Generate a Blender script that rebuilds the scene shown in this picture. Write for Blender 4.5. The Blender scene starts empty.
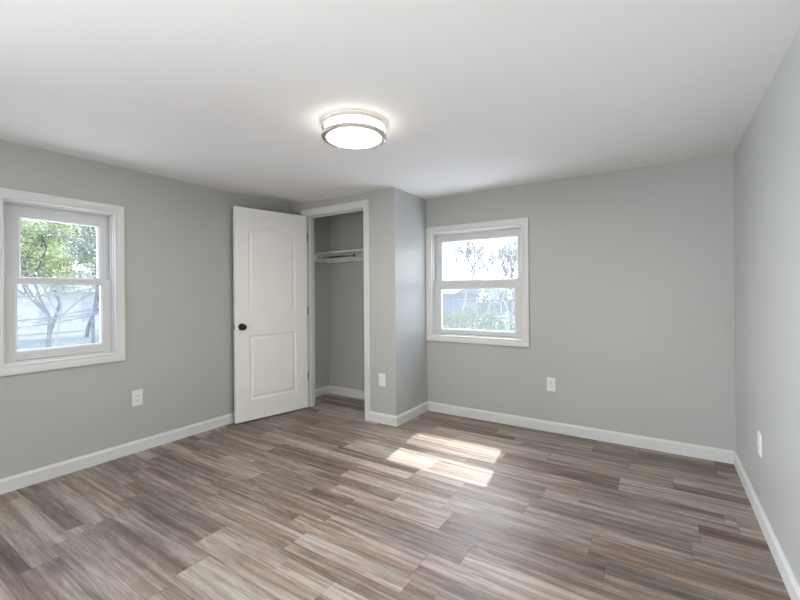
import bpy, bmesh, math, random
from mathutils import Matrix, Vector
R = math.radians
sc = bpy.context.scene
col = sc.collection

# ------------------------------------------------------------------ camera
cd = bpy.data.cameras.new('camera'); cam = bpy.data.objects.new('camera', cd); col.objects.link(cam)
cd.sensor_width = 36.0; cd.lens = 36.0 * 400.88 / 800.0
cd.shift_x = 0.0; cd.shift_y = -7.83 / 800.0
cd.clip_start = 0.02; cd.clip_end = 300
cam.matrix_world = (Matrix.Translation((0, 0, 1.22363)) @ Matrix.Rotation(0.57604, 4, 'Z')
                    @ Matrix.Rotation(math.pi / 2 + 0.00117, 4, 'X') @ Matrix.Rotation(-0.00711, 4, 'Z'))
sc.camera = cam

# ------------------------------------------------------------------ sky, sun, window portals, added fill, exposure
w = bpy.data.worlds.new('sky'); sc.world = w; w.use_nodes = True
nt = w.node_tree; nt.nodes.clear()
wo = nt.nodes.new('ShaderNodeOutputWorld'); bg = nt.nodes.new('ShaderNodeBackground')
tcw = nt.nodes.new('ShaderNodeTexCoord'); sxw = nt.nodes.new('ShaderNodeSeparateXYZ'); rw = nt.nodes.new('ShaderNodeValToRGB')
rw.color_ramp.elements[0].position = 0.0; rw.color_ramp.elements[0].color = (0.90, 0.95, 1.0, 1)
rw.color_ramp.elements[1].position = 0.42; rw.color_ramp.elements[1].color = (0.47, 0.65, 1.0, 1)
ee = rw.color_ramp.elements.new(0.22); ee.color = (0.86, 0.93, 1.0, 1)
nt.links.new(tcw.outputs['Generated'], sxw.inputs[0]); nt.links.new(sxw.outputs['Z'], rw.inputs[0])
nt.links.new(rw.outputs[0], bg.inputs['Color'])
# hazy glow of the bright sky around the sun
glow = nt.nodes.new('ShaderNodeBackground'); glow.name = 'glow'; glow.inputs['Color'].default_value = (1.0, 0.97, 0.94, 1); glow.inputs['Strength'].default_value = 0
nrm = nt.nodes.new('ShaderNodeVectorMath'); nrm.operation = 'NORMALIZE'; nt.links.new(tcw.outputs['Generated'], nrm.inputs[0])
dt = nt.nodes.new('ShaderNodeVectorMath'); dt.operation = 'DOT_PRODUCT'; nt.links.new(nrm.outputs[0], dt.inputs[0]); dt.inputs[1].default_value = (-0.088, 0.610, 0.787)
mxn = nt.nodes.new('ShaderNodeMath'); mxn.operation = 'MAXIMUM'; mxn.inputs[1].default_value = 0.0; nt.links.new(dt.outputs['Value'], mxn.inputs[0])
pw = nt.nodes.new('ShaderNodeMath'); pw.operation = 'POWER'; pw.inputs[1].default_value = 28.0; nt.links.new(mxn.outputs[0], pw.inputs[0])
ml = nt.nodes.new('ShaderNodeMath'); ml.operation = 'MULTIPLY'; ml.name = 'glow_strength'; ml.inputs[1].default_value = 42.0; nt.links.new(pw.outputs[0], ml.inputs[0])
nt.links.new(ml.outputs[0], glow.inputs['Strength'])
adds = nt.nodes.new('ShaderNodeAddShader'); nt.links.new(bg.outputs[0], adds.inputs[0]); nt.links.new(glow.outputs[0], adds.inputs[1])
nt.links.new(adds.outputs[0], wo.inputs['Surface'])
bg.inputs['Strength'].default_value = 6.2

sd = bpy.data.lights.new('sun', 'SUN'); sun = bpy.data.objects.new('sun', sd); col.objects.link(sun)
sd.energy = 7.4; sd.angle = R(0.6); sd.color = (1.0, 0.93, 0.86)
sun.rotation_euler = Vector((0.088, -0.610, -0.787)).to_track_quat('-Z', 'Y').to_euler()

def area(name, loc, direction, sx, sy, power, color=(1, 1, 1), portal=False):
    d = bpy.data.lights.new(name, 'AREA'); d.shape = 'RECTANGLE'; d.size = sx; d.size_y = sy
    d.energy = power; d.color = color
    o = bpy.data.objects.new(name, d); col.objects.link(o); o.location = loc
    o.rotation_euler = Vector(direction).to_track_quat('-Z', 'Z').to_euler()
    if portal: d.cycles.is_portal = True
    return o
area('portal_back', (-1.51, 3.80, 1.31), (0, -1, 0), 0.92, 1.04, 1, portal=True)
area('portal_left', (-3.57, 1.045, 1.31), (1, 0, 0), 0.62, 1.04, 1, portal=True)
# added fill lights out of view behind the camera; no windows are there
area('fill_behind', (-0.7, -2.56, 1.15), (0.15, 1, 0.6), 1.4, 1.2, 36, (1.0, 0.985, 0.96))
area('fill_behind_left', (-2.15, -2.56, 1.15), (0.7, 1, 0.25), 1.2, 1.2, 30, (0.95, 0.97, 1.0))
dl = area('fill_left', (-3.39, -0.7, 1.10), (1, 0.42, -0.08), 1.5, 1.2, 72, (0.86, 0.93, 1.0)); dl.data.spread = R(80)
area('ceiling_fill', (-0.5, -1.4, 0.12), (0.05, 0.05, 1), 1.6, 1.4, 28, (1.0, 0.98, 0.95))  # added upward fill near the floor, out of view, to brighten the ceiling

vs = sc.view_settings
vs.view_transform = 'Standard'; vs.look = 'None'; vs.gamma = 1.0; vs.use_curve_mapping = False; vs.exposure = 0.07

# ------------------------------------------------------------------ materials
def mat(name, color, rough=0.5, metal=0.0, spec=0.5):
    m = bpy.data.materials.new(name); m.use_nodes = True
    b = m.node_tree.nodes['Principled BSDF']
    b.inputs['Base Color'].default_value = (*color, 1); b.inputs['Roughness'].default_value = rough
    b.inputs['Metallic'].default_value = metal; b.inputs['Specular IOR Level'].default_value = spec
    return m
def N(m, t, **kw):
    n = m.node_tree.nodes.new(t)
    for k, v in kw.items(): setattr(n, k, v)
    return n
def LK(m, a, b): m.node_tree.links.new(a, b)
def noisy(m, c1, c2, scale=3.0, bump=0.0, bscale=300, stretch=(1, 1, 1), detail=3):
    b = m.node_tree.nodes['Principled BSDF']
    tc = N(m, 'ShaderNodeTexCoord'); mp = N(m, 'ShaderNodeMapping'); mp.inputs['Scale'].default_value = stretch
    LK(m, tc.outputs['Object'], mp.inputs[0])
    n = N(m, 'ShaderNodeTexNoise'); n.inputs['Scale'].default_value = scale; n.inputs['Detail'].default_value = detail
    LK(m, mp.outputs[0], n.inputs['Vector'])
    r = N(m, 'ShaderNodeValToRGB'); r.color_ramp.elements[0].position = 0.3; r.color_ramp.elements[1].position = 0.7
    r.color_ramp.elements[0].color = (*c1, 1); r.color_ramp.elements[1].color = (*c2, 1)
    LK(m, n.outputs[0], r.inputs[0]); LK(m, r.outputs[0], b.inputs['Base Color'])
    if bump:
        n2 = N(m, 'ShaderNodeTexNoise'); n2.inputs['Scale'].default_value = bscale; n2.inputs['Detail'].default_value = 2
        LK(m, tc.outputs['Object'], n2.inputs['Vector'])
        bp = N(m, 'ShaderNodeBump'); bp.inputs['Strength'].default_value = bump; bp.inputs['Distance'].default_value = 0.002
        LK(m, n2.outputs[0], bp.inputs['Height']); LK(m, bp.outputs[0], b.inputs['Normal'])
    return m
M = {}
M['wall'] = noisy(mat('grey_wall_paint', (0.5, 0.5, 0.5), 0.42, spec=0.4), (0.460, 0.472, 0.455), (0.476, 0.488, 0.470), 2.0, 0.12, 260)
M['ceiling'] = noisy(mat('white_ceiling_paint', (0.8, 0.8, 0.8), 0.8, spec=0.2), (0.86, 0.855, 0.85), (0.88, 0.875, 0.87), 2.0, 0.10, 200)
M['trim'] = noisy(mat('white_trim_paint', (0.78, 0.79, 0.79), 0.35), (0.68, 0.685, 0.68), (0.70, 0.705, 0.70), 5.0)
M['door'] = noisy(mat('white_door_paint', (0.78, 0.78, 0.76), 0.4), (0.83, 0.825, 0.805), (0.85, 0.845, 0.825), 5.0, 0.05, 400, (8, 8, 1))
M['vinyl'] = mat('white_vinyl', (0.64, 0.65, 0.655), 0.4)
M['plastic'] = mat('white_plastic', (0.80, 0.80, 0.78), 0.3)
M['slot'] = mat('dark_slot', (0.08, 0.08, 0.08), 0.6)
M['nickel'] = noisy(mat('brushed_nickel', (0.5, 0.47, 0.42), 0.38, 1.0), (0.70, 0.67, 0.61), (0.80, 0.77, 0.71), 60)
M['chrome'] = mat('chrome', (0.62, 0.61, 0.59), 0.16, 1.0)
M['steel'] = mat('satin_steel', (0.42, 0.41, 0.39), 0.35, 1.0)
M['bronze'] = noisy(mat('dark_bronze', (0.03, 0.022, 0.018), 0.3, 0.6), (0.022, 0.016, 0.013), (0.045, 0.032, 0.026), 80)
M['shelf'] = noisy(mat('white_shelf_laminate', (0.75, 0.74, 0.72), 0.45), (0.74, 0.73, 0.71), (0.77, 0.76, 0.74), 6)

def diffuser():
    m = mat('lit_white_acrylic', (0.9, 0.9, 0.88), 0.4)
    b = m.node_tree.nodes['Principled BSDF']
    b.inputs['Emission Color'].default_value = (1.0, 0.955, 0.87, 1)
    b.inputs['Emission Strength'].default_value = LAMP
    return m
LAMP = 7.0
M['diffuser'] = diffuser()

def glass():
    m = bpy.data.materials.new('window_glass'); m.use_nodes = True; n = m.node_tree.nodes; n.clear()
    o = n.new('ShaderNodeOutputMaterial'); t = n.new('ShaderNodeBsdfTransparent'); g = n.new('ShaderNodeBsdfGlossy')
    t.inputs[0].default_value = (0.97, 0.985, 0.98, 1); g.inputs['Roughness'].default_value = 0.02
    fr = n.new('ShaderNodeFresnel'); fr.inputs[0].default_value = 1.5
    mx = n.new('ShaderNodeMixShader'); l = m.node_tree.links.new
    l(fr.outputs[0], mx.inputs[0]); l(t.outputs[0], mx.inputs[1]); l(g.outputs[0], mx.inputs[2]); l(mx.outputs[0], o.inputs[0])
    return m
M['glass'] = glass()
def screen():
    # fine grey insect mesh: most light passes, the threads catch some
    m = bpy.data.materials.new('insect_mesh'); m.use_nodes = True; n = m.node_tree.nodes; n.clear()
    o = n.new('ShaderNodeOutputMaterial'); t = n.new('ShaderNodeBsdfTransparent'); d = n.new('ShaderNodeBsdfTranslucent'); e = n.new('ShaderNodeBsdfDiffuse')
    d.inputs[0].default_value = (0.24, 0.25, 0.26, 1); e.inputs[0].default_value = (0.24, 0.25, 0.26, 1)
    a = n.new('ShaderNodeAddShader')
    mx = n.new('ShaderNodeMixShader'); mx.inputs[0].default_value = 0.24; l = m.node_tree.links.new
    l(d.outputs[0], a.inputs[0]); l(e.outputs[0], a.inputs[1])
    l(t.outputs[0], mx.inputs[1]); l(d.outputs[0], mx.inputs[2]); l(mx.outputs[0], o.inputs[0])
    return m
M['screen'] = screen()

def floor_mat():
    m = mat('laminate_planks', (0.3, 0.25, 0.2), 0.34, spec=0.7)
    b = m.node_tree.nodes['Principled BSDF']
    tc = N(m, 'ShaderNodeTexCoord'); sx = N(m, 'ShaderNodeSeparateXYZ'); LK(m, tc.outputs['Object'], sx.inputs[0])
    def mth(op, a, bb=None, c=None):
        n = N(m, 'ShaderNodeMath', operation=op)
        for i, v in enumerate((a, bb, c)):
            if v is None: continue
            if isinstance(v, (int, float)): n.inputs[i].default_value = v
            else: LK(m, v, n.inputs[i])
        return n.outputs[0]
    def wn(v1, v2=None):
        c = N(m, 'ShaderNodeCombineXYZ'); LK(m, v1, c.inputs[0])
        if v2 is not None: LK(m, v2, c.inputs[1])
        n = N(m, 'ShaderNodeTexWhiteNoise', noise_dimensions='2D'); LK(m, c.outputs[0], n.inputs['Vector'])
        return n.outputs['Value'], n.outputs['Color']
    BW = 0.1905                                   # board width; many boards are printed as two strips
    ry = mth('DIVIDE', mth('SUBTRACT', sx.outputs['Y'], 0.128), BW)
    row = mth('FLOOR', ry); fy = mth('FRACT', ry)
    off, _ = wn(row)
    L = 0.76
    rx = mth('DIVIDE', mth('ADD', sx.outputs['X'], mth('MULTIPLY', off, 7.3)), L)
    cell = mth('FLOOR', rx); fx = mth('FRACT', rx)
    spl, scol = wn(mth('ADD', row, 31.7), mth('ADD', cell, 5.3))
    split = mth('GREATER_THAN', spl, 0.16)
    half = mth('MULTIPLY', split, mth('GREATER_THAN', fy, 0.5))
    ssp = N(m, 'ShaderNodeSeparateColor'); LK(m, scol, ssp.inputs[0])
    # the upper strip of a split board may carry a joint of its own
    cut = mth('ADD', mth('MULTIPLY', ssp.outputs[1], 1.3), 0.2)
    late = mth('MULTIPLY', half, mth('GREATER_THAN', fx, cut))
    tone, tcol = wn(mth('ADD', row, mth('MULTIPLY', half, 0.37)), mth('ADD', cell, mth('MULTIPLY', late, 0.43)))
    # long-wave tone along the grain
    cmb = N(m, 'ShaderNodeCombineXYZ')
    LK(m, mth('ADD', mth('MULTIPLY', sx.outputs['X'], 1.0), mth('MULTIPLY', tone, 37.0)), cmb.inputs[0])
    LK(m, mth('MULTIPLY', sx.outputs['Y'], 21.0), cmb.inputs[1]); LK(m, mth('MULTIPLY', tone, 11.0), cmb.inputs[2])
    n1 = N(m, 'ShaderNodeTexNoise'); n1.inputs['Scale'].default_value = 1.5; n1.inputs['Detail'].default_value = 4; n1.inputs['Roughness'].default_value = 0.6
    n1.inputs['Distortion'].default_value = 0.6
    LK(m, cmb.outputs[0], n1.inputs['Vector'])
    cm2 = N(m, 'ShaderNodeCombineXYZ')
    LK(m, mth('ADD', mth('MULTIPLY', sx.outputs['X'], 7.0), mth('MULTIPLY', tone, 91.0)), cm2.inputs[0])
    LK(m, mth('MULTIPLY', sx.outputs['Y'], 130.0), cm2.inputs[1])
    n2 = N(m, 'ShaderNodeTexNoise'); n2.inputs['Scale'].default_value = 1.0; n2.inputs['Detail'].default_value = 5; n2.inputs['Roughness'].default_value = 0.65
    LK(m, cm2.outputs[0], n2.inputs['Vector'])
    # knots and cloudy marks
    n3 = N(m, 'ShaderNodeTexNoise'); n3.inputs['Scale'].default_value = 1.0; n3.inputs['Detail'].default_value = 6; n3.inputs['Distortion'].default_value = 1.2
    cm3 = N(m, 'ShaderNodeCombineXYZ'); LK(m, mth('ADD', mth('MULTIPLY', sx.outputs['X'], 5.0), mth('MULTIPLY', tone, 53.0)), cm3.inputs[0]); LK(m, mth('MULTIPLY', sx.outputs['Y'], 21.0), cm3.inputs[1])
    LK(m, cm3.outputs[0], n3.inputs['Vector'])
    v = mth('ADD', mth('MULTIPLY', tone, 0.52), mth('MULTIPLY', mth('SUBTRACT', n1.outputs[0], 0.5), 1.65))
    v = mth('ADD', v, mth('MULTIPLY', mth('SUBTRACT', n2.outputs[0], 0.5), 0.80))
    v = mth('ADD', v, mth('MULTIPLY', mth('SUBTRACT', n3.outputs[0], 0.5), 0.45))
    v = mth('ADD', v, 0.325)
    r = N(m, 'ShaderNodeValToRGB'); cr = r.color_ramp
    cr.elements[0].position = 0.0; cr.elements[0].color = (0.065, 0.041, 0.030, 1)
    cr.elements[1].position = 1.0; cr.elements[1].color = (0.43, 0.365, 0.315, 1)
    for p, c in ((0.3, (0.140, 0.098, 0.077, 1)), (0.55, (0.225, 0.168, 0.135, 1)), (0.78, (0.325, 0.262, 0.218, 1))):
        e = cr.elements.new(p); e.color = c
    LK(m, v, r.inputs[0])
    # hue shift per piece: greyer or browner
    hs = N(m, 'ShaderNodeHueSaturation'); LK(m, r.outputs[0], hs.inputs['Color'])
    sp = N(m, 'ShaderNodeSeparateColor'); LK(m, tcol, sp.inputs[0])
    LK(m, mth('ADD', mth('MULTIPLY', sp.outputs[1], 0.35), 0.74), hs.inputs['Saturation'])
    # seams
    s1 = mth('LESS_THAN', mth('MINIMUM', fy, mth('SUBTRACT', 1.0, fy)), 0.007)
    dx = mth('MINIMUM', fx, mth('SUBTRACT', 1.0, fx))
    s2 = mth('LESS_THAN', dx, 0.0018)
    seam = mth('MAXIMUM', s1, s2)
    mx = N(m, 'ShaderNodeMixRGB'); mx.blend_type = 'MULTIPLY'; LK(m, mth('MULTIPLY', seam, 0.42), mx.inputs[0]); LK(m, hs.outputs[0], mx.inputs[1])
    mx.inputs[2].default_value = (0.2, 0.17, 0.15, 1)
    LK(m, mx.outputs[0], b.inputs['Base Color'])
    LK(m, mth('ADD', mth('MULTIPLY', n2.outputs[0], 0.14), 0.38), b.inputs['Roughness'])
    bp = N(m, 'ShaderNodeBump'); bp.inputs['Strength'].default_value = 0.15; bp.inputs['Distance'].default_value = 0.001
    LK(m, mth('SUBTRACT', n2.outputs[0], mth('MULTIPLY', seam, 1.0)), bp.inputs['Height']); LK(m, bp.outputs[0], b.inputs['Normal'])
    return m
M['floor'] = floor_mat()
M['lawn'] = noisy(mat('pale_lawn', (0.2, 0.25, 0.12), 0.9), (0.07, 0.08, 0.055), (0.11, 0.11, 0.09), 1.2)
M['bounce_paving'] = noisy(mat('pale_bounce_slab', (0.6, 0.59, 0.57), 0.85), (0.70, 0.69, 0.67), (0.78, 0.77, 0.75), 1.5)
M['bark_dark'] = noisy(mat('dark_bark', (0.07, 0.06, 0.055), 0.9), (0.055, 0.048, 0.045), (0.10, 0.09, 0.085), 12)
M['bark'] = noisy(mat('grey_bark', (0.12, 0.1, 0.09), 0.9), (0.22, 0.205, 0.215), (0.32, 0.30, 0.31), 12)
def leaf_mat(name, c1, c2):
    m = noisy(mat(name, c1, 0.7), c1, c2, 2.2)
    b = m.node_tree.nodes['Principled BSDF']; o = m.node_tree.nodes['Material Output']
    t = N(m, 'ShaderNodeBsdfTranslucent'); mx = N(m, 'ShaderNodeMixShader'); mx.inputs[0].default_value = 0.45
    LK(m, b.inputs['Base Color'].links[0].from_socket, t.inputs[0])
    LK(m, b.outputs[0], mx.inputs[1]); LK(m, t.outputs[0], mx.inputs[2]); LK(m, mx.outputs[0], o.inputs[0])
    return m
M['leaf'] = leaf_mat('spring_leaves', (0.22, 0.27, 0.14), (0.40, 0.42, 0.25))
M['leaf_grey'] = leaf_mat('grey_green_leaves', (0.23, 0.26, 0.20), (0.36, 0.37, 0.31))
M['leaf_hedge'] = leaf_mat('hedge_leaves', (0.055, 0.08, 0.03), (0.12, 0.155, 0.06))
M['siding'] = noisy(mat('pale_siding', (0.6, 0.62, 0.66), 0.7), (0.40, 0.39, 0.37), (0.48, 0.47, 0.45), 3)
M['dusk_glass'] = mat('grey_house_glass', (0.30, 0.32, 0.34), 0.3)
M['shed'] = noisy(mat('blue_grey_boards', (0.35, 0.38, 0.43), 0.8), (0.10, 0.11, 0.125), (0.15, 0.16, 0.18), 4, stretch=(6, 6, 1))
M['roof'] = noisy(mat('grey_shingles', (0.25, 0.25, 0.27), 0.9), (0.10, 0.10, 0.11), (0.15, 0.15, 0.16), 8)
M['fence'] = noisy(mat('weathered_fence', (0.28, 0.28, 0.30), 0.8), (0.08, 0.08, 0.09), (0.13, 0.13, 0.14), 10)

# ------------------------------------------------------------------ helpers
def link_bm(name, bm, m, parent=None, kind=None, label=None, bevel=0.0, smooth=False):
    bmesh.ops.recalc_face_normals(bm, faces=bm.faces)
    me = bpy.data.meshes.new(name); bm.to_mesh(me); bm.free()
    if smooth:
        for p in me.polygons: p.use_smooth = True
    o = bpy.data.objects.new(name, me); col.objects.link(o)
    me.materials.append(m)
    if parent: o.parent = parent
    if kind: o['kind'] = kind
    if label: o['label'] = label
    if bevel:
        b = o.modifiers.new('bevel', 'BEVEL'); b.width = bevel; b.segments = 2; b.limit_method = 'ANGLE'
    return o
def thing(name, label=None, cat=None, loc=(0, 0, 0), rz=0, group=None, kind=None):
    o = bpy.data.objects.new(name, None); col.objects.link(o); o.location = loc; o.rotation_euler = (0, 0, rz)
    o.empty_display_size = 0.1
    tag(o, label, cat, group, kind); return o
def tag(o, label=None, cat=None, group=None, kind=None):
    if label: o['label'] = label
    if cat: o['category'] = cat
    if group: o['group'] = group
    if kind: o['kind'] = kind
    return o
IDENT = lambda p: p
def box(bm, x0, x1, y0, y1, z0, z1, f=IDENT):
    vs_ = [bm.verts.new(f((x, y, z))) for x in (x0, x1) for y in (y0, y1) for z in (z0, z1)]
    for q in ((0, 1, 3, 2), (4, 6, 7, 5), (0, 4, 5, 1), (2, 3, 7, 6), (0, 2, 6, 4), (1, 5, 7, 3)):
        bm.faces.new([vs_[i] for i in q])
def prism(bm, prof, a, b, f):
    # profile points (p, q) swept from a to b, f(t, p, q) -> world
    n = len(prof); A = [bm.verts.new(f(a, *p)) for p in prof]; B = [bm.verts.new(f(b, *p)) for p in prof]
    for i in range(n): bm.faces.new((A[i], A[(i + 1) % n], B[(i + 1) % n], B[i]))
    bm.faces.new(A); bm.faces.new(list(reversed(B)))
def lathe(bm, prof, n=48, mtx=Matrix.Identity(4)):
    rings = []
    for r, z in prof:
        if r < 1e-6: rings.append([bm.verts.new(mtx @ Vector((0, 0, z)))])
        else: rings.append([bm.verts.new(mtx @ Vector((r * math.cos(2 * math.pi * k / n), r * math.sin(2 * math.pi * k / n), z))) for k in range(n)])
    for a, b in zip(rings, rings[1:]):
        for k in range(n):
            k2 = (k + 1) % n
            if len(a) == 1 and len(b) == 1: continue
            if len(a) == 1: bm.faces.new((a[0], b[k], b[k2]))
            elif len(b) == 1: bm.faces.new((a[k], b[0], a[k2]))
            else: bm.faces.new((a[k], b[k], b[k2], a[k2]))
def tube(bm, p, q, r0, r1, n=6):
    n = max(n, 3)
    p, q = Vector(p), Vector(q); d = (q - p)
    if d.length < 1e-6: return
    m = d.to_track_quat('Z', 'Y').to_matrix().to_4x4(); m.translation = p
    lathe(bm, [(0, 0), (r0, 0), (r1, d.length), (0, d.length)], n, m)
def frame_loft(bm, u0, u1, v0, v1, prof, f):
    # a picture-frame moulding with mitred corners: prof = [(inset from the outer edge, w depth)], closed
    corners = [(u0, v0, 1, 1), (u1, v0, -1, 1), (u1, v1, -1, -1), (u0, v1, 1, -1)]
    rings = [[bm.verts.new(f((cu + su * i, wd, cv + sv * i))) for i, wd in prof] for cu, cv, su, sv in corners]
    n = len(prof)
    for k in range(4):
        a, b = rings[k], rings[(k + 1) % 4]
        for i in range(n):
            bm.faces.new((a[i], a[(i + 1) % n], b[(i + 1) % n], b[i]))

# ------------------------------------------------------------------ room shell
XL, XR, YB, YC, XC, H, YF = -3.422, 0.439, 3.653, 3.063, -2.04, 2.191, -2.60
HB, TB, WT, CT = 0.0907, 0.014, 0.15, 0.11
W2 = dict(u0=XC, u1=-0.988, v0=0.724, v1=1.892)
W1 = dict(u0=0.680, u1=1.415, v0=0.724, v1=1.892)
CW = 0.066
OP = 0.012     # the wall opening lies this much inside the casing's inner edge towards the casing
def holes(Wd): return Wd['u0'] + CW - OP, Wd['u1'] - CW + OP, Wd['v0'] + CW - OP, Wd['v1'] - CW + OP

bm = bmesh.new(); box(bm, XL - WT, XR + WT, YF - WT, YB + WT, -0.12, 0.0); link_bm('floor', bm, M['floor'], kind='structure')
bm = bmesh.new(); box(bm, XL - WT, XR + WT, YF - WT, YB + WT, H, H + 0.12); link_bm('ceiling', bm, M['ceiling'], kind='structure')
def wall_with_hole(name, a0, a1, f, hs):
    bm = bmesh.new()
    hs = sorted(hs); edge = a0
    for (h0, h1, v0, v1) in hs:
        box(bm, edge, h0, 0, WT, 0, H, f)
        if v0 > 0: box(bm, h0, h1, 0, WT, 0, v0, f)
        box(bm, h0, h1, 0, WT, v1, H, f)
        edge = h1
    box(bm, edge, a1, 0, WT, 0, H, f)
    bmesh.ops.remove_doubles(bm, verts=bm.verts, dist=1e-5)
    return link_bm(name, bm, M['wall'], kind='structure')
f_back = lambda p: (p[0], YB + p[1], p[2])
f_left = lambda p: (XL - p[1], p[0], p[2])
f_front = lambda p: (p[0], YF - p[1], p[2])
f_right = lambda p: (XR + p[1], p[0], p[2])
wall_with_hole('wall_back', XL - WT, XR + WT, f_back, [holes(W2)])
wall_with_hole('wall_left', YF, YB, f_left, [holes(W1)])
wall_with_hole('wall_right', YF, YB, f_right, [])
wall_with_hole('wall_front', XL - WT, XR + WT, f_front, [])
DX0, DX1, DZ = -3.177, -2.403, 2.047           # clear closet opening between the jambs
bm = bmesh.new()
box(bm, XL, DX0 - 0.018, YC, YC + CT, 0, H); box(bm, DX1 + 0.018, XC, YC, YC + CT, 0, H)
box(bm, DX0 - 0.018, DX1 + 0.018, YC, YC + CT, DZ + 0.018, H)
link_bm('wall_closet_front', bm, M['wall'], kind='structure')
bm = bmesh.new(); box(bm, XC - CT, XC, YC + CT, YB, 0, H); link_bm('wall_closet_side', bm, M['wall'], kind='structure')

# baseboards: thickness p out of the wall, height q
BP = [(0, 0), (TB, 0), (TB, HB - 0.016), (TB - 0.004, HB - 0.011), (TB - 0.006, HB - 0.004), (0.004, HB), (0, HB)]
def baseboard(name, a, b, f, ma=0, mb=0):
    # ma, mb: mitre at each end, +1 outside corner, -1 inside corner
    bm = bmesh.new(); n = len(BP)
    A = [bm.verts.new(f(a - ma * p, p, q)) for p, q in BP]; B = [bm.verts.new(f(b + mb * p, p, q)) for p, q in BP]
    for i in range(n): bm.faces.new((A[i], A[(i + 1) % n], B[(i + 1) % n], B[i]))
    bm.faces.new(A); bm.faces.new(list(reversed(B)))
    return link_bm(name, bm, M['trim'], kind='structure')
baseboard('baseboard_left', YF, YC, lambda t, p, q: (XL + p, t, q), -1, -1)
baseboard('baseboard_back', XC, XR, lambda t, p, q: (t, YB - p, q), -1, -1)
baseboard('baseboard_right', YF, YB, lambda t, p, q: (XR - p, t, q), -1, -1)
baseboard('baseboard_front', XL, XR, lambda t, p, q: (t, YF + p, q), -1, -1)
CX0, CX1, CZ1 = -3.249, -2.336, 2.118           # outer edges of the closet door casing
baseboard('baseboard_closet_front_left', XL, CX0, lambda t, p, q: (t, YC - p, q), -1, 0)
baseboard('baseboard_closet_front_right', CX1, XC, lambda t, p, q: (t, YC - p, q), 0, 1)
baseboard('baseboard_closet_side', YC, YB, lambda t, p, q: (XC + p, t, q), 1, -1)
baseboard('baseboard_closet_inner_left', YC + CT, YB, lambda t, p, q: (XL + p, t, q), 0, -1)
baseboard('baseboard_closet_inner_back', XL, XC - CT, lambda t, p, q: (t, YB - p, q), -1, -1)
baseboard('baseboard_closet_inner_right', YC + CT, YB, lambda t, p, q: (XC - CT - p, t, q), 0, -1)

# closet door casing and jamb
cas = [(0, 0), (0, -0.016), (0.008, -0.019), (0.020, -0.017), (0.045, -0.013), (0.050, -0.015), (0.060, -0.012), (0.066, -0.008), (0.066, 0)]
def casing_three(bm, x0, x1, z1):
    prev = None
    n = len(cas)
    pts = [(x0, 0, 1, 0), (x0, z1, 1, -1), (x1, z1, -1, -1), (x1, 0, -1, 0)]
    rings = [[bm.verts.new((cx + sx_ * i, YC + d, cz + sz_ * i)) for i, d in cas] for cx, cz, sx_, sz_ in pts]
    for a, b in zip(rings, rings[1:]):
        for i in range(n): bm.faces.new((a[i], a[(i + 1) % n], b[(i + 1) % n], b[i]))
    bm.faces.new(rings[0]); bm.faces.new(rings[-1])
tr = thing('trim_1', kind='structure')
bm = bmesh.new(); casing_three(bm, CX0, CX1, CZ1); link_bm('casing', bm, M['trim'], tr)
bm = bmesh.new()
box(bm, DX0 - 0.018, DX0, YC, YC + CT, 0, DZ); box(bm, DX1, DX1 + 0.018, YC, YC + CT, 0, DZ); box(bm, DX0 - 0.018, DX1 + 0.018, YC, YC + CT, DZ, DZ + 0.018)
link_bm('jamb', bm, M['trim'], tr)
bm = bmesh.new()
for a, b, c, d in ((DX0, DX0 + 0.011, 0, DZ), (DX1 - 0.011, DX1, 0, DZ), (DX0 + 0.011, DX1 - 0.011, DZ - 0.011, DZ)):
    box(bm, a, b, YC + 0.040, YC + 0.074, c, d)
link_bm('door_stop', bm, M['trim'], tr, bevel=0.002)
bm = bmesh.new(); box(bm, DX1 - 0.0015, DX1, YC + 0.006, YC + 0.034, 0.885, 0.94); link_bm('strike_plate', bm, M['steel'], tr, label='steel strike plate')

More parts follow.
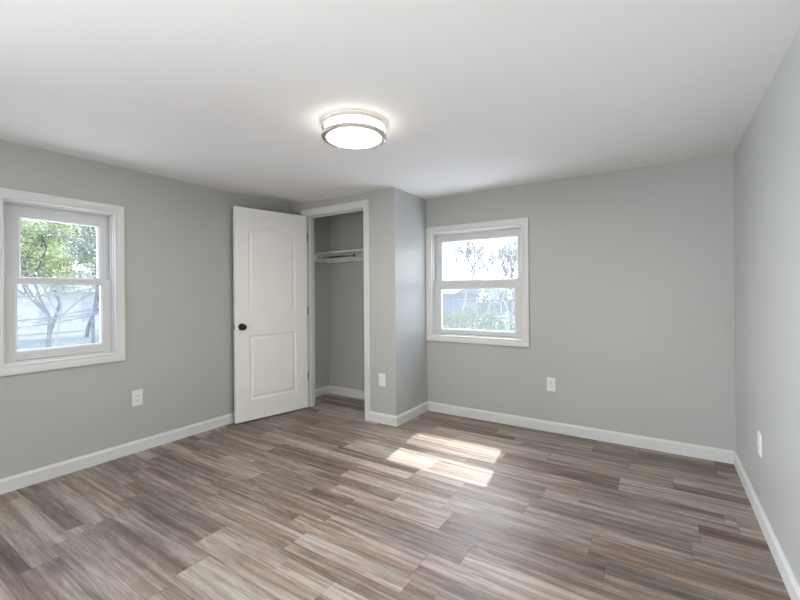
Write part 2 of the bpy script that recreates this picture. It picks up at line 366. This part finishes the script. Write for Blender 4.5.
# ------------------------------------------------------------------ windows
def window(name, Wd, f, wf, locks):
    # local: u along the wall to the right, w outwards, v up
    u0, u1, v0, v1 = Wd['u0'], Wd['u1'], Wd['v0'], Wd['v1']
    t = thing(name, kind='structure')
    g = lambda p: f(p)
    bm = bmesh.new()
    frame_loft(bm, u0, u1, v0, v1, [(0, 0), (0, -0.017), (0.006, -0.020), (0.030, -0.019), (0.052, -0.015), (0.056, -0.018), (0.064, -0.016), (CW, -0.012), (CW, 0.0)], g)
    link_bm('casing', bm, M['trim'], t)
    a, b, c, d = u0 + CW - OP, u1 - CW + OP, v0 + CW - OP, v1 - CW + OP
    # main frame: stepped tracks
    bm = bmesh.new()
    frame_loft(bm, a, b, c, d, [(0, 0.0), (OP + 0.006, 0.0), (OP + 0.006, 0.022), (0.026, 0.022), (0.026, 0.030), (0.014, 0.030), (0.014, 0.062), (0.026, 0.062), (0.026, 0.066), (0.014, 0.066), (0.014, 0.100), (0.034, 0.100), (0.034, 0.135), (0, 0.135)], g)
    link_bm('window_frame', bm, M['vinyl'], t)
    i0, i1 = a + 0.0175, b - 0.0175
    MID = 1.333
    gx = wf
    # lower (inner) sash
    def sash(nm, z0, z1, gl, w0, w1):
        s = thing(nm); s.parent = t
        ga, gb, gc, gd = gl
        bm = bmesh.new()
        rings = []
        def ring(uu0, uu1, vv0, vv1, w): return [bm.verts.new(g(q)) for q in ((uu0, w, vv0), (uu1, w, vv0), (uu1, w, vv1), (uu0, w, vv1))]
        rs = [ring(i0, i1, z0, z1, w1), ring(i0, i1, z0, z1, w0 + 0.003), ring(i0 + 0.003, i1 - 0.003, z0 + 0.003, z1 - 0.003, w0),
              ring(ga - 0.010, gb + 0.010, gc - 0.010, gd + 0.010, w0), ring(ga, gb, gc, gd, w0 + 0.009), ring(ga, gb, gc, gd, w1)]
        for k in range(len(rs)):
            A, B = rs[k], rs[(k + 1) % len(rs)]
            for i in range(4): bm.faces.new((A[i], A[(i + 1) % 4], B[(i + 1) % 4], B[i]))
        link_bm('sash_frame', bm, M['vinyl'], s)
        bm = bmesh.new(); wm = (w0 + w1) / 2 + 0.002
        vs4 = [bm.verts.new(g(q)) for q in ((ga - .003, wm, gc - .003), (gb + .003, wm, gc - .003), (gb + .003, wm, gd + .003), (ga - .003, wm, gd + .003))]
        bm.faces.new(vs4); link_bm('glass_pane', bm, M['glass'], s)
        return s
    z_bot, z_top = c + 0.014, d - 0.014
    lo = sash('lower_sash', z_bot, MID, gx['lower'], 0.031, 0.060)
    up = sash('upper_sash', 1.297, z_top, gx['upper'], 0.067, 0.097)
    # finger rail along the foot of the lower sash
    bm = bmesh.new(); prism(bm, [(0.031, 0), (0.024, 0.004), (0.024, 0.010), (0.031, 0.012)], i0 + 0.06, i1 - 0.06, lambda t_, p, q: g((t_, p, z_bot + 0.012 + q)))
    link_bm('lift_rail', bm, M['vinyl'], lo)
    # rail cap on top of the meeting rail
    bm = bmesh.new(); box(bm, i0, i1, 0.034, 0.0665, MID, MID + 0.005, g); link_bm('meeting_rail_cap', bm, M['vinyl'], lo, bevel=0.0015)
    for k in range(locks):
        uu = i0 + (0.055 if k == 0 else (i1 - i0) - 0.055)
        bm = bmesh.new(); box(bm, uu - 0.028, uu + 0.028, 0.036, 0.058, MID + 0.005, MID + 0.012, g)
        box(bm, uu - 0.010, uu + 0.022, 0.040, 0.052, MID + 0.012, MID + 0.018, g)
        link_bm('sash_latch', bm, M['vinyl'], lo, bevel=0.002)
    # insect screen outside the lower half
    ga, gb, gc, gd = gx['lower']
    scn = thing('insect_screen'); scn.parent = t
    bm = bmesh.new()
    vs4 = [bm.verts.new(g(q)) for q in ((i0 + .024, 0.118, z_bot + .024), (i1 - .024, 0.118, z_bot + .024), (i1 - .024, 0.118, 1.312), (i0 + .024, 0.118, 1.312))]
    bm.faces.new(vs4); link_bm('mesh', bm, M['screen'], scn)
    bm = bmesh.new(); frame_loft(bm, i0 + .020, i1 - .020, z_bot + .020, 1.322, [(0, .112), (.012, .112), (.012, .124), (0, .124)], g)
    link_bm('screen_frame', bm, M['vinyl'], scn)
    return t
window('window_2', W2, f_back, dict(lower=(-1.888, -1.134, 0.854, 1.256), upper=(-1.892, -1.118, 1.354, 1.738)), 2)
window('window_1', W1, f_left, dict(lower=(0.820, 1.277, 0.868, 1.294), upper=(0.846, 1.274, 1.345, 1.728)), 0)

# ------------------------------------------------------------------ closet door (hinge pin at the local origin, the leaf runs along +s)
DANG = -1.79955
door = thing('door_1', loc=(-3.1905, 3.0505, 0), rz=DANG, kind='structure')
DW, DT, DZ0, DZ1 = 0.765, 0.035, 0.012, 2.044
def panel_loop(s0, s1, z0, z1, arch, inset, n=14):
    s0 += inset; s1 -= inset; z0 += inset; z1 -= inset
    pts = [(s0, z0), (s1, z0), (s1, z1)]
    for k in range(1, n):
        t_ = k / n; s = s1 + (s0 - s1) * t_
        pts.append((s, z1 + arch * math.sin(math.pi * t_) ** 1.15))
    pts.append((s0, z1)); return pts
PAN = [(0.140, 0.635, 1.052, 1.815, 0.075), (0.134, 0.628, 0.208, 0.822, 0.0)]
def door_face(bm, wf_, sgn):
    out = [bm.verts.new((s, wf_, z)) for s, z in ((0.002, DZ0), (DW, DZ0), (DW, DZ1), (0.002, DZ1))]
    edges = [bm.edges.new((out[i], out[(i + 1) % 4])) for i in range(4)]
    for (s0, s1, z0, z1, ar) in PAN:
        loops = []
        for ins, dep in ((0, 0), (0.007, 0.0055), (0.014, 0.0075), (0.022, 0.0070), (0.036, 0.0025), (0.040, 0.0018)):
            loops.append([bm.verts.new((s, wf_ - sgn * dep, z)) for s, z in panel_loop(s0, s1, z0, z1, ar, ins)])
        L0 = loops[0]; edges += [bm.edges.new((L0[i], L0[(i + 1) % len(L0)])) for i in range(len(L0))]
        for a, b in zip(loops, loops[1:]):
            for i in range(len(a)): bm.faces.new((a[i], a[(i + 1) % len(a)], b[(i + 1) % len(a)], b[i]))
        bm.faces.new(loops[-1])
    bmesh.ops.triangle_fill(bm, edges=edges, use_beauty=True)
    return out
bm = bmesh.new()
oa = door_face(bm, DT, 1); ob = door_face(bm, 0.0, -1)
for i in range(4): bm.faces.new((oa[i], oa[(i + 1) % 4], ob[(i + 1) % 4], ob[i]))
leaf = link_bm('door_leaf', bm, M['door'], door)
# knob pair on one spindle, latch plate on the free edge
KS, KZ = 0.703, 0.912
for sgn, base in ((1, DT), (-1, 0.0)):
    k = thing('door_knob'); k.parent = door; k.location = (KS, base, KZ)
    k.rotation_euler = (R(-90 * sgn), 0, 0)
    bm = bmesh.new(); lathe(bm, [(0, 0), (0.0325, 0), (0.0325, 0.003), (0.029, 0.008), (0.014, 0.010), (0.014, 0)], 40)
    link_bm('rosette', bm, M['bronze'], k, smooth=True)
    bm = bmesh.new(); lathe(bm, [(0.012, 0.009), (0.011, 0.024), (0.015, 0.030), (0.0255, 0.036), (0.0285, 0.046), (0.0265, 0.056), (0.018, 0.062), (0.008, 0.0635), (0, 0.0635)], 40)
    link_bm('knob', bm, M['bronze'], k, smooth=True)
bm = bmesh.new(); box(bm, DW, DW + 0.0015, 0.0055, 0.0295, KZ - 0.029, KZ + 0.029); lp = link_bm('latch_plate', bm, M['steel'], door)
bm = bmesh.new(); box(bm, DW + 0.0015, DW + 0.010, 0.011, 0.024, KZ - 0.009, KZ + 0.009); link_bm('latch_bolt', bm, M['steel'], lp, bevel=0.002)
for hz in (1.824, 1.038, 0.340):
    hg = thing('hinge'); hg.parent = door; hg.location = (0, 0, hz)
    bm = bmesh.new(); lathe(bm, [(0, -0.046), (0.006, -0.045), (0.006, 0.045), (0, 0.046)], 16); link_bm('knuckle', bm, M['steel'], hg, smooth=True)
    bm = bmesh.new(); box(bm, 0.0002, 0.0022, 0.002, 0.033, -0.0445, 0.0445); link_bm('door_plate', bm, M['steel'], hg)
    # leaf on the jamb, turned back into the wall's directions
    inv = Matrix.Rotation(-DANG, 4, 'Z')
    bm = bmesh.new(); q = lambda p: (inv @ Vector(p))[:]
    box(bm, DX0 - door.location.x - 0.0005, DX0 - door.location.x + 0.0018, 0.000, 0.030, -0.0445, 0.0445, q); link_bm('jamb_plate', bm, M['steel'], hg)

# ------------------------------------------------------------------ closet shelf and rod
CXI1 = XC - CT
sh = thing('closet_shelf', 'white shelf across the closet on narrow wall cleats', 'shelf', ((XL + CXI1) / 2, 3.56, 1.688))
def rel(o, p): return (p[0] - o.location.x, p[1] - o.location.y, p[2] - o.location.z)
fs = lambda p: rel(sh, p)
SHY, SHZ = 3.475, 1.690
bm = bmesh.new(); box(bm, XL + 0.002, CXI1 - 0.002, SHY, YB - 0.001, SHZ, SHZ + 0.019, fs); link_bm('shelf_board', bm, M['shelf'], sh, bevel=0.001)
bm = bmesh.new(); box(bm, XL + 0.022, CXI1 - 0.022, YB - 0.019, YB - 0.001, SHZ - 0.10, SHZ, fs); link_bm('back_cleat', bm, M['shelf'], sh, bevel=0.001)
bm = bmesh.new(); box(bm, XL + 0.001, XL + 0.020, YC + CT + 0.16, YB - 0.001, SHZ - 0.095, SHZ, fs); link_bm('side_cleat', bm, M['shelf'], sh, bevel=0.001)
bm = bmesh.new(); box(bm, CXI1 - 0.020, CXI1 - 0.001, YC + CT + 0.16, YB - 0.001, SHZ - 0.095, SHZ, fs); link_bm('side_cleat', bm, M['shelf'], sh, bevel=0.001)
RY, RZ_ = 3.462, 1.640
rd = thing('closet_rod', 'chrome telescoping hanging rod under the closet shelf', 'rod', ((XL + CXI1) / 2, RY, RZ_))
def rodpart(nm, x0, x1, r, m=None):
    bm = bmesh.new(); mt = Matrix.Translation((x0 - rd.location.x, 0, 0)) @ Matrix.Rotation(R(90), 4, 'Y')
    L_ = x1 - x0; lathe(bm, [(0, 0), (r, 0), (r, L_), (0, L_)], 24, mt); return link_bm(nm, bm, m or M['chrome'], rd, smooth=False)
rodpart('inner_tube', XL + 0.024, -2.83, 0.0120); rodpart('outer_tube', -2.84, CXI1 - 0.024, 0.0150)
rodpart('joint_collar', -2.855, -2.835, 0.0175, M['slot'])
rodpart('end_flange', XL + 0.0205, XL + 0.030, 0.024); rodpart('end_flange', CXI1 - 0.030, CXI1 - 0.0205, 0.024)

# ------------------------------------------------------------------ ceiling light
LX, LY = -1.465, 1.785
lamp = thing('ceiling_light', 'round flush ceiling light with two brushed metal rings, switched on', 'ceiling light', (LX, LY, H))
bm = bmesh.new(); lathe(bm, [(0, 0), (0.165, 0), (0.165, -0.010), (0, -0.010)], 64); link_bm('mounting_pan', bm, M['plastic'], lamp)
def ringm(nm, r0, r1, z0, z1):
    bm = bmesh.new(); b_ = 0.003
    lathe(bm, [(r0, z0), (r0, z1), (r1 - b_, z1), (r1, z1 + (z0 - z1) * .2), (r1, z0 - (z0 - z1) * .2), (r1 - b_, z0), (r0, z0)], 96)
    return link_bm(nm, bm, M['nickel'], lamp)
ringm('upper_ring', 0.166, 0.184, -0.012, -0.026)
ringm('lower_ring', 0.158, 0.184, -0.066, -0.084)
bm = bmesh.new(); lathe(bm, [(0.1575, -0.010), (0.1575, -0.084), (0.150, -0.0885), (0.120, -0.093), (0.07, -0.096), (0, -0.097)], 96)
link_bm('diffuser', bm, M['diffuser'], lamp, smooth=True)
for k in range(3):
    a_ = 2 * math.pi * k / 3 + R(41)
    bm = bmesh.new(); cx_, cy_ = 0.179 * math.cos(a_), 0.179 * math.sin(a_)
    tube(bm, (cx_, cy_, -0.024), (cx_, cy_, -0.068), 0.0032, 0.0032, 10)
    link_bm('rod', bm, M['nickel'], lamp)
    bm = bmesh.new(); lathe(bm, [(0, -0.0835), (0.004, -0.0835), (0.0055, -0.088), (0.004, -0.093), (0, -0.094)], 14, Matrix.Translation((cx_, cy_, 0)))
    link_bm('thumb_nut', bm, M['nickel'], lamp)

ld = bpy.data.lights.new('ceiling_light_glow', 'AREA'); ld.shape = 'DISK'; ld.size = 0.30; ld.energy = 20; ld.color = (1.0, 0.95, 0.87)
lo_ = bpy.data.objects.new('ceiling_light_glow', ld); col.objects.link(lo_); lo_.parent = lamp; lo_.location = (0, 0, -0.101)

# ------------------------------------------------------------------ wall outlets (local: x right, y out of the wall towards the room is -y)
def outlet(label, loc, rz):
    t = thing('wall_outlet', label, 'outlet', loc, rz)
    bm = bmesh.new(); hw, hh = 0.0375, 0.060
    r0 = [bm.verts.new((x, 0, z)) for x, z in ((-hw, -hh), (hw, -hh), (hw, hh), (-hw, hh))]
    r1 = [bm.verts.new((x, -0.003, z)) for x, z in ((-hw, -hh), (hw, -hh), (hw, hh), (-hw, hh))]
    i = 0.005
    r2 = [bm.verts.new((x, -0.0062, z)) for x, z in ((-hw + i, -hh + i), (hw - i, -hh + i), (hw - i, hh - i), (-hw + i, hh - i))]
    for a, b in ((r0, r1), (r1, r2)):
        for k in range(4): bm.faces.new((a[k], a[(k + 1) % 4], b[(k + 1) % 4], b[k]))
    bm.faces.new(r2); bm.faces.new(r0)
    link_bm('cover_plate', bm, M['plastic'], t)
    bm = bmesh.new(); box(bm, -0.0168, 0.0168, -0.0082, -0.0055, -0.0335, 0.0335); ins = link_bm('receptacle', bm, M['plastic'], t, bevel=0.001)
    bm = bmesh.new()
    for zz in (-0.0185, 0.0185):
        box(bm, -0.0075, -0.0050, -0.0086, -0.0078, zz - 0.002, zz + 0.0075); box(bm, 0.0050, 0.0075, -0.0086, -0.0078, zz - 0.001, zz + 0.0065)
        box(bm, -0.0025, 0.0025, -0.0086, -0.0078, zz - 0.0105, zz - 0.0060)
    link_bm('socket_slots', bm, M['slot'], ins)
    for zz in (-0.048, 0.048):
        bm = bmesh.new(); lathe(bm, [(0, 0), (0.0032, 0), (0.0028, 0.0012), (0, 0.0014)], 14, Matrix.Translation((0, -0.0058, zz)) @ Matrix.Rotation(R(90), 4, 'X'))
        link_bm('screw', bm, M['plastic'], t)
    return t
outlet('white outlet on the left wall below and right of the left window', (XL, 1.502, 0.419), R(90))
outlet('white outlet on the back wall below and right of the back window', (-0.804, YB, 0.412), 0)
outlet('white outlet on the narrow wall between closet opening and outer corner', (-2.197, YC, 0.404), 0)
outlet('white outlet on the right wall near the far corner, seen edge-on', (XR, 2.822, 0.408), R(-90))

# ------------------------------------------------------------------ outside
GZ = -0.62
bm = bmesh.new(); box(bm, -60, 40, -30, 70, GZ - 0.3, GZ); gnd = link_bm('ground', bm, M['lawn'], kind='structure')
bm = bmesh.new(); box(bm, -11.5, 5, YB + WT + 0.3, 10.2, GZ, GZ + 0.03); box(bm, -23, XL - WT - 0.3, -6, YB + WT + 0.3, GZ, GZ + 0.03)  # pale slabs added outside to bounce daylight up onto the ceiling
link_bm('bounce_paving', bm, M['bounce_paving'], kind='structure')

def leaf_cards(bm, c, rad, n, size, rnd):
    for _ in range(n):
        while True:
            v = Vector((rnd.uniform(-1, 1), rnd.uniform(-1, 1), rnd.uniform(-1, 1)))
            if v.length < 1: break
        p = Vector(c) + Vector((v.x * rad[0], v.y * rad[1], v.z * rad[2]))
        a = Vector((rnd.gauss(0, 1), rnd.gauss(0, 1), rnd.gauss(0, 1))).normalized(); b = a.orthogonal().normalized()
        s = size * rnd.uniform(0.6, 1.4)
        vs_ = [bm.verts.new(p + a * s), bm.verts.new(p + b * s * .55), bm.verts.new(p - a * s), bm.verts.new(p - b * s * .55)]
        bm.faces.new(vs_)
def tree(x, y, h, seed, label, rad=.35, cnt=(5, 11), boughs=(), bark='bark', leafy=0.0, lm='leaf', spread=1.0, r0=0.11, depth=5, lean=(0, 0), lsize=0.07, low=0.28, group=None, nb=(2, 3)):
    rnd = random.Random(seed)
    t = thing('tree', label, 'tree', (x, y, GZ), 0, group)
    bm = bmesh.new(); tips = []
    def grow(p, d, L, r, k):
        segs = 3; q = p
        for s in range(segs):
            d2 = (d + Vector((rnd.gauss(0, .09), rnd.gauss(0, .09), rnd.gauss(0, .05) + .03))).normalized()
            nq = q + d2 * (L / segs); tube(bm, q, nq, max(r * (1 - .25 * s / segs), .006), max(r * (1 - .25 * (s + 1) / segs), .005), 5 if k < 3 else 3)
            if k >= 2: tips.append(nq)
            q = nq; d = d2
        if k >= depth: tips.append(q); return
        for _ in range(rnd.choice(nb)):
            ang = rnd.uniform(R(16), R(48)) * spread; az = rnd.uniform(0, 2 * math.pi)
            o_ = d.orthogonal().normalized(); o_.rotate(Matrix.Rotation(az, 3, d))
            grow(q, (d * math.cos(ang) + o_ * math.sin(ang)).normalized(), L * rnd.uniform(.62, .85), r * .66, k + 1)
    for (z0, sag, ln, az) in boughs:
        q = Vector((0, 0, z0 - GZ)); d = Vector((math.cos(az), math.sin(az), 0))
        for k in range(14):
            f_ = (k + 1) / 14
            nq = Vector((0, 0, z0 - GZ)) + d * ln * f_ + Vector((rnd.gauss(0, .03), 0, -sag * math.sin(f_ * 1.9)))
            tube(bm, q, nq, .014 * (1.15 - f_), .014 * (1.1 - f_), 5)
            for _ in range(3):
                e = nq + Vector((rnd.gauss(0, .2), rnd.gauss(0, .25), rnd.gauss(-.02, .09))); tube(bm, nq, e, .004, .002, 3)
                if rnd.random() < .5: tips.append(e)
            q = nq
    grow(Vector((0, 0, -0.05)), Vector((lean[0], lean[1], 1)).normalized(), h * low, r0, 0)
    link_bm('trunk', bm, M[bark], t)
    if leafy > 0:
        bm = bmesh.new()
        for q in tips:
            if rnd.random() < leafy: leaf_cards(bm, q, (rad, rad, rad * .8), rnd.randint(*cnt), lsize, rnd)
        link_bm('foliage', bm, M[lm], t)
    return t
# beyond the back window
kw = dict(depth=6, nb=(3, 3), lsize=.03, cnt=(1, 3), rad=.15, spread=.72)
tree(-8.6, 19.0, 4.6, 3, 'bare leafless tree left of centre through the back window', leafy=0.2, lm='leaf_grey', r0=.075, low=.30, **kw)
tree(-7.7, 20.5, 4.2, 9, 'slim bare tree right beside the leafless one through the back window', leafy=0.2, lm='leaf_grey', r0=.06, low=.30, **kw)
tree(-7.2, 22.5, 4.4, 8, 'thin bare tree near the middle of the back window', leafy=0.15, lm='leaf_grey', r0=.07, low=.30, **kw)
tree(-6.2, 18.0, 4.6, 14, 'sparse budding tree right of the middle of the back window', leafy=0.3, lm='leaf_grey', r0=.06, low=.30, **kw)
tree(-4.3, 14.6, 5.6, 21, 'green leafing tree at the right edge of the back window view', leafy=0.5, lm='leaf', r0=.07, depth=6, lsize=.022, low=.26, cnt=(3, 6), rad=.2, lean=(-.1, 0), nb=(3, 3))
tree(-6.9, 30.0, 3.4, 5, 'distant green tree low behind the others through the back window', leafy=0.7, lm='leaf', r0=.07, depth=5)
tree(-14.6, 31.0, 3.0, 31, 'small distant bare tree above the shed roof', leafy=0.15, lm='leaf_grey', r0=.06, depth=5, cnt=(1, 3))
def hedge(name, label, x0, x1, y0, y1, top, seed, lm, n_, size, wob):
    rnd = random.Random(seed)
    t = thing(name, label, name.split('_')[-1], ((x0 + x1) / 2, (y0 + y1) / 2, GZ))
    ox, oy = t.location.x, t.location.y
    bm = bmesh.new()
    for k in range(int((x1 - x0) * 5)):
        x = rnd.uniform(x0, x1); tube(bm, (x - ox, rnd.uniform(-.3, .3), 0), (x - ox + rnd.uniform(-.2, .2), rnd.uniform(-.3, .3), top - GZ - .25), .02, .008, 4)
    link_bm('woody_stems', bm, M['bark'], t, kind='stuff')
    bm = bmesh.new(); n = int((x1 - x0) / .25)
    for k in range(n):
        x = x0 + (x1 - x0) * k / n; tz = top - GZ + wob * math.sin(x * 2.3) + rnd.uniform(-wob, wob * .6)
        for j in range(4):
            zc = tz * (.14 + .24 * j); leaf_cards(bm, (x - ox + rnd.uniform(-.1, .1), rnd.uniform(y0, y1) - oy, zc), (.30, .35, tz * .16), n_, size, rnd)
    link_bm('foliage', bm, M[lm], t)
hedge('hedge', 'long loose green hedge across the yard, low in the back window', -9.5, -1.5, 11.0, 11.8, 0.66, 4, 'leaf_hedge', 80, .045, .09)
hedge('distant_thicket', 'grey-green thicket far behind the fence through the back window', -17.5, -7, 33.0, 34.5, 1.9, 6, 'leaf_grey', 70, .10, .35)
def fence(x0, x1, y, top, label, posts):
    t = thing('fence', label, 'fence', ((x0 + x1) / 2, y, GZ))
    ox = t.location.x
    for k in range(posts):
        x = x0 + (x1 - x0) * k / (posts - 1)
        bm = bmesh.new(); tube(bm, (x - ox, 0, 0), (x - ox, 0, top - GZ + .05), .035, .035, 8); link_bm('post', bm, M['fence'], t)
    for z in (top - GZ, (top - GZ) * .55, .12):
        bm = bmesh.new(); tube(bm, (x0 - ox, 0, z), (x1 - ox, 0, z), .022, .022, 8); link_bm('rail', bm, M['fence'], t)
    bm = bmesh.new(); n = int((x1 - x0) / .16)
    for k in range(n):
        a_ = x0 - ox + (x1 - x0) * k / n; hgt = top - GZ
        for s_ in (1, -1):
            b_ = a_ + s_ * hgt
            tube(bm, (a_, .01 * s_, .02), (max(min(b_, x1 - ox), x0 - ox), .01 * s_, .02 + abs(max(min(b_, x1 - ox), x0 - ox) - a_)), .006, .006, 3)
    link_bm('wire_mesh', bm, M['fence'], t)
fence(-16, 2, 15.0, 0.90, 'grey wire fence with rails behind the hedge', 9)
def building(name, label, cat, x0, x1, y0, y1, hw, hr, wm, wins, ridge='x'):
    t = thing(name, label, cat, ((x0 + x1) / 2, (y0 + y1) / 2, GZ)); ox, oy = t.location.x, t.location.y
    bm = bmesh.new(); box(bm, x0 - ox, x1 - ox, y0 - oy, y1 - oy, 0, hw); link_bm('wall', bm, M[wm], t)
    e_ = .35; hx, hy = (x1 - x0) / 2 + e_, (y1 - y0) / 2 + e_
    bm = bmesh.new()
    if ridge == 'x': prism(bm, [(-hy, hw), (hy, hw), (0, hw + hr)], -hx, hx, lambda s, p, q: (s, p, q))
    else: prism(bm, [(-hx, hw), (hx, hw), (0, hw + hr)], -hy, hy, lambda s, p, q: (p, s, q))
    link_bm('roof', bm, M['roof'], t)
    for (side, a, b, z0, z1) in wins:
        bm = bmesh.new()
        if side == 'y-': box(bm, a - ox, b - ox, y0 - oy - .04, y0 - oy + .02, z0, z1)
        else: box(bm, x1 - ox - .02, x1 - ox + .04, a - oy, b - oy, z0, z1)
        link_bm('window', bm, M['dusk_glass'], t)
building('shed', 'low blue-grey shed beyond the fence seen through the back window', 'shed', -17.5, -10.6, 22.0, 26.0, 1.75, 0.55, 'shed', [('y-', -12.9, -12.2, .7, 1.4)])
# beyond the left window
kw = dict(leafy=1.0, depth=6, nb=(3, 3), low=.22, bark='bark_dark')
tree(-9.0, 4.4, 4.6, 44, 'thin tree reaching long sagging boughs across the left window', leafy=0.35, lm='leaf_grey', r0=.06, depth=5, bark='bark_dark', lsize=.03, low=.3, cnt=(2, 4), rad=.15, spread=.7,
     boughs=((1.35, .55, 2.9, R(-92)), (1.18, .50, 3.1, R(-88)), (1.02, .22, 2.7, R(-95)), (1.7, .5, 2.8, R(-90)), (2.0, .4, 2.6, R(-86))))
tree(-14.0, 4.95, 6.0, 47, 'grey-green tree at the right of the left window view', lm='leaf_grey', r0=.06, lsize=.028, rad=.26, cnt=(8, 13), **kw)
tree(-13.2, 3.7, 6.0, 52, 'spreading pale green tree at the left of the left window view', lm='leaf', r0=.055, lsize=.028, rad=.26, cnt=(8, 13), **kw)
tree(-17.0, 5.0, 4.6, 63, 'bushy low-crowned green tree between the slender trunks outside the left window', lm='leaf', r0=.05, lsize=.035, rad=.34, cnt=(8, 13), leafy=1.0, depth=6, nb=(3, 3), low=.25)
tree(-21.0, 7.2, 7.4, 55, 'tall distant grey-green tree behind the nearer trunks outside the left window', lm='leaf_grey', r0=.08, lsize=.04, rad=.36, cnt=(7, 12), **kw)
tree(-20.0, 5.6, 7.4, 59, 'distant yellow-green tree behind the nearer trunks outside the left window', lm='leaf', r0=.08, lsize=.04, rad=.36, cnt=(7, 12), **kw)
building('house', 'pale neighbouring house behind the trees outside the left window', 'house', -34, -25, 1.5, 14, 2.0, 1.2, 'siding', [('x+', 5.2, 5.6, .5, 1.5), ('x+', 6.7, 7.1, .5, 1.5), ('x+', 8.4, 8.8, .5, 1.5), ('x+', 10.0, 10.4, .5, 1.5)], 'y')
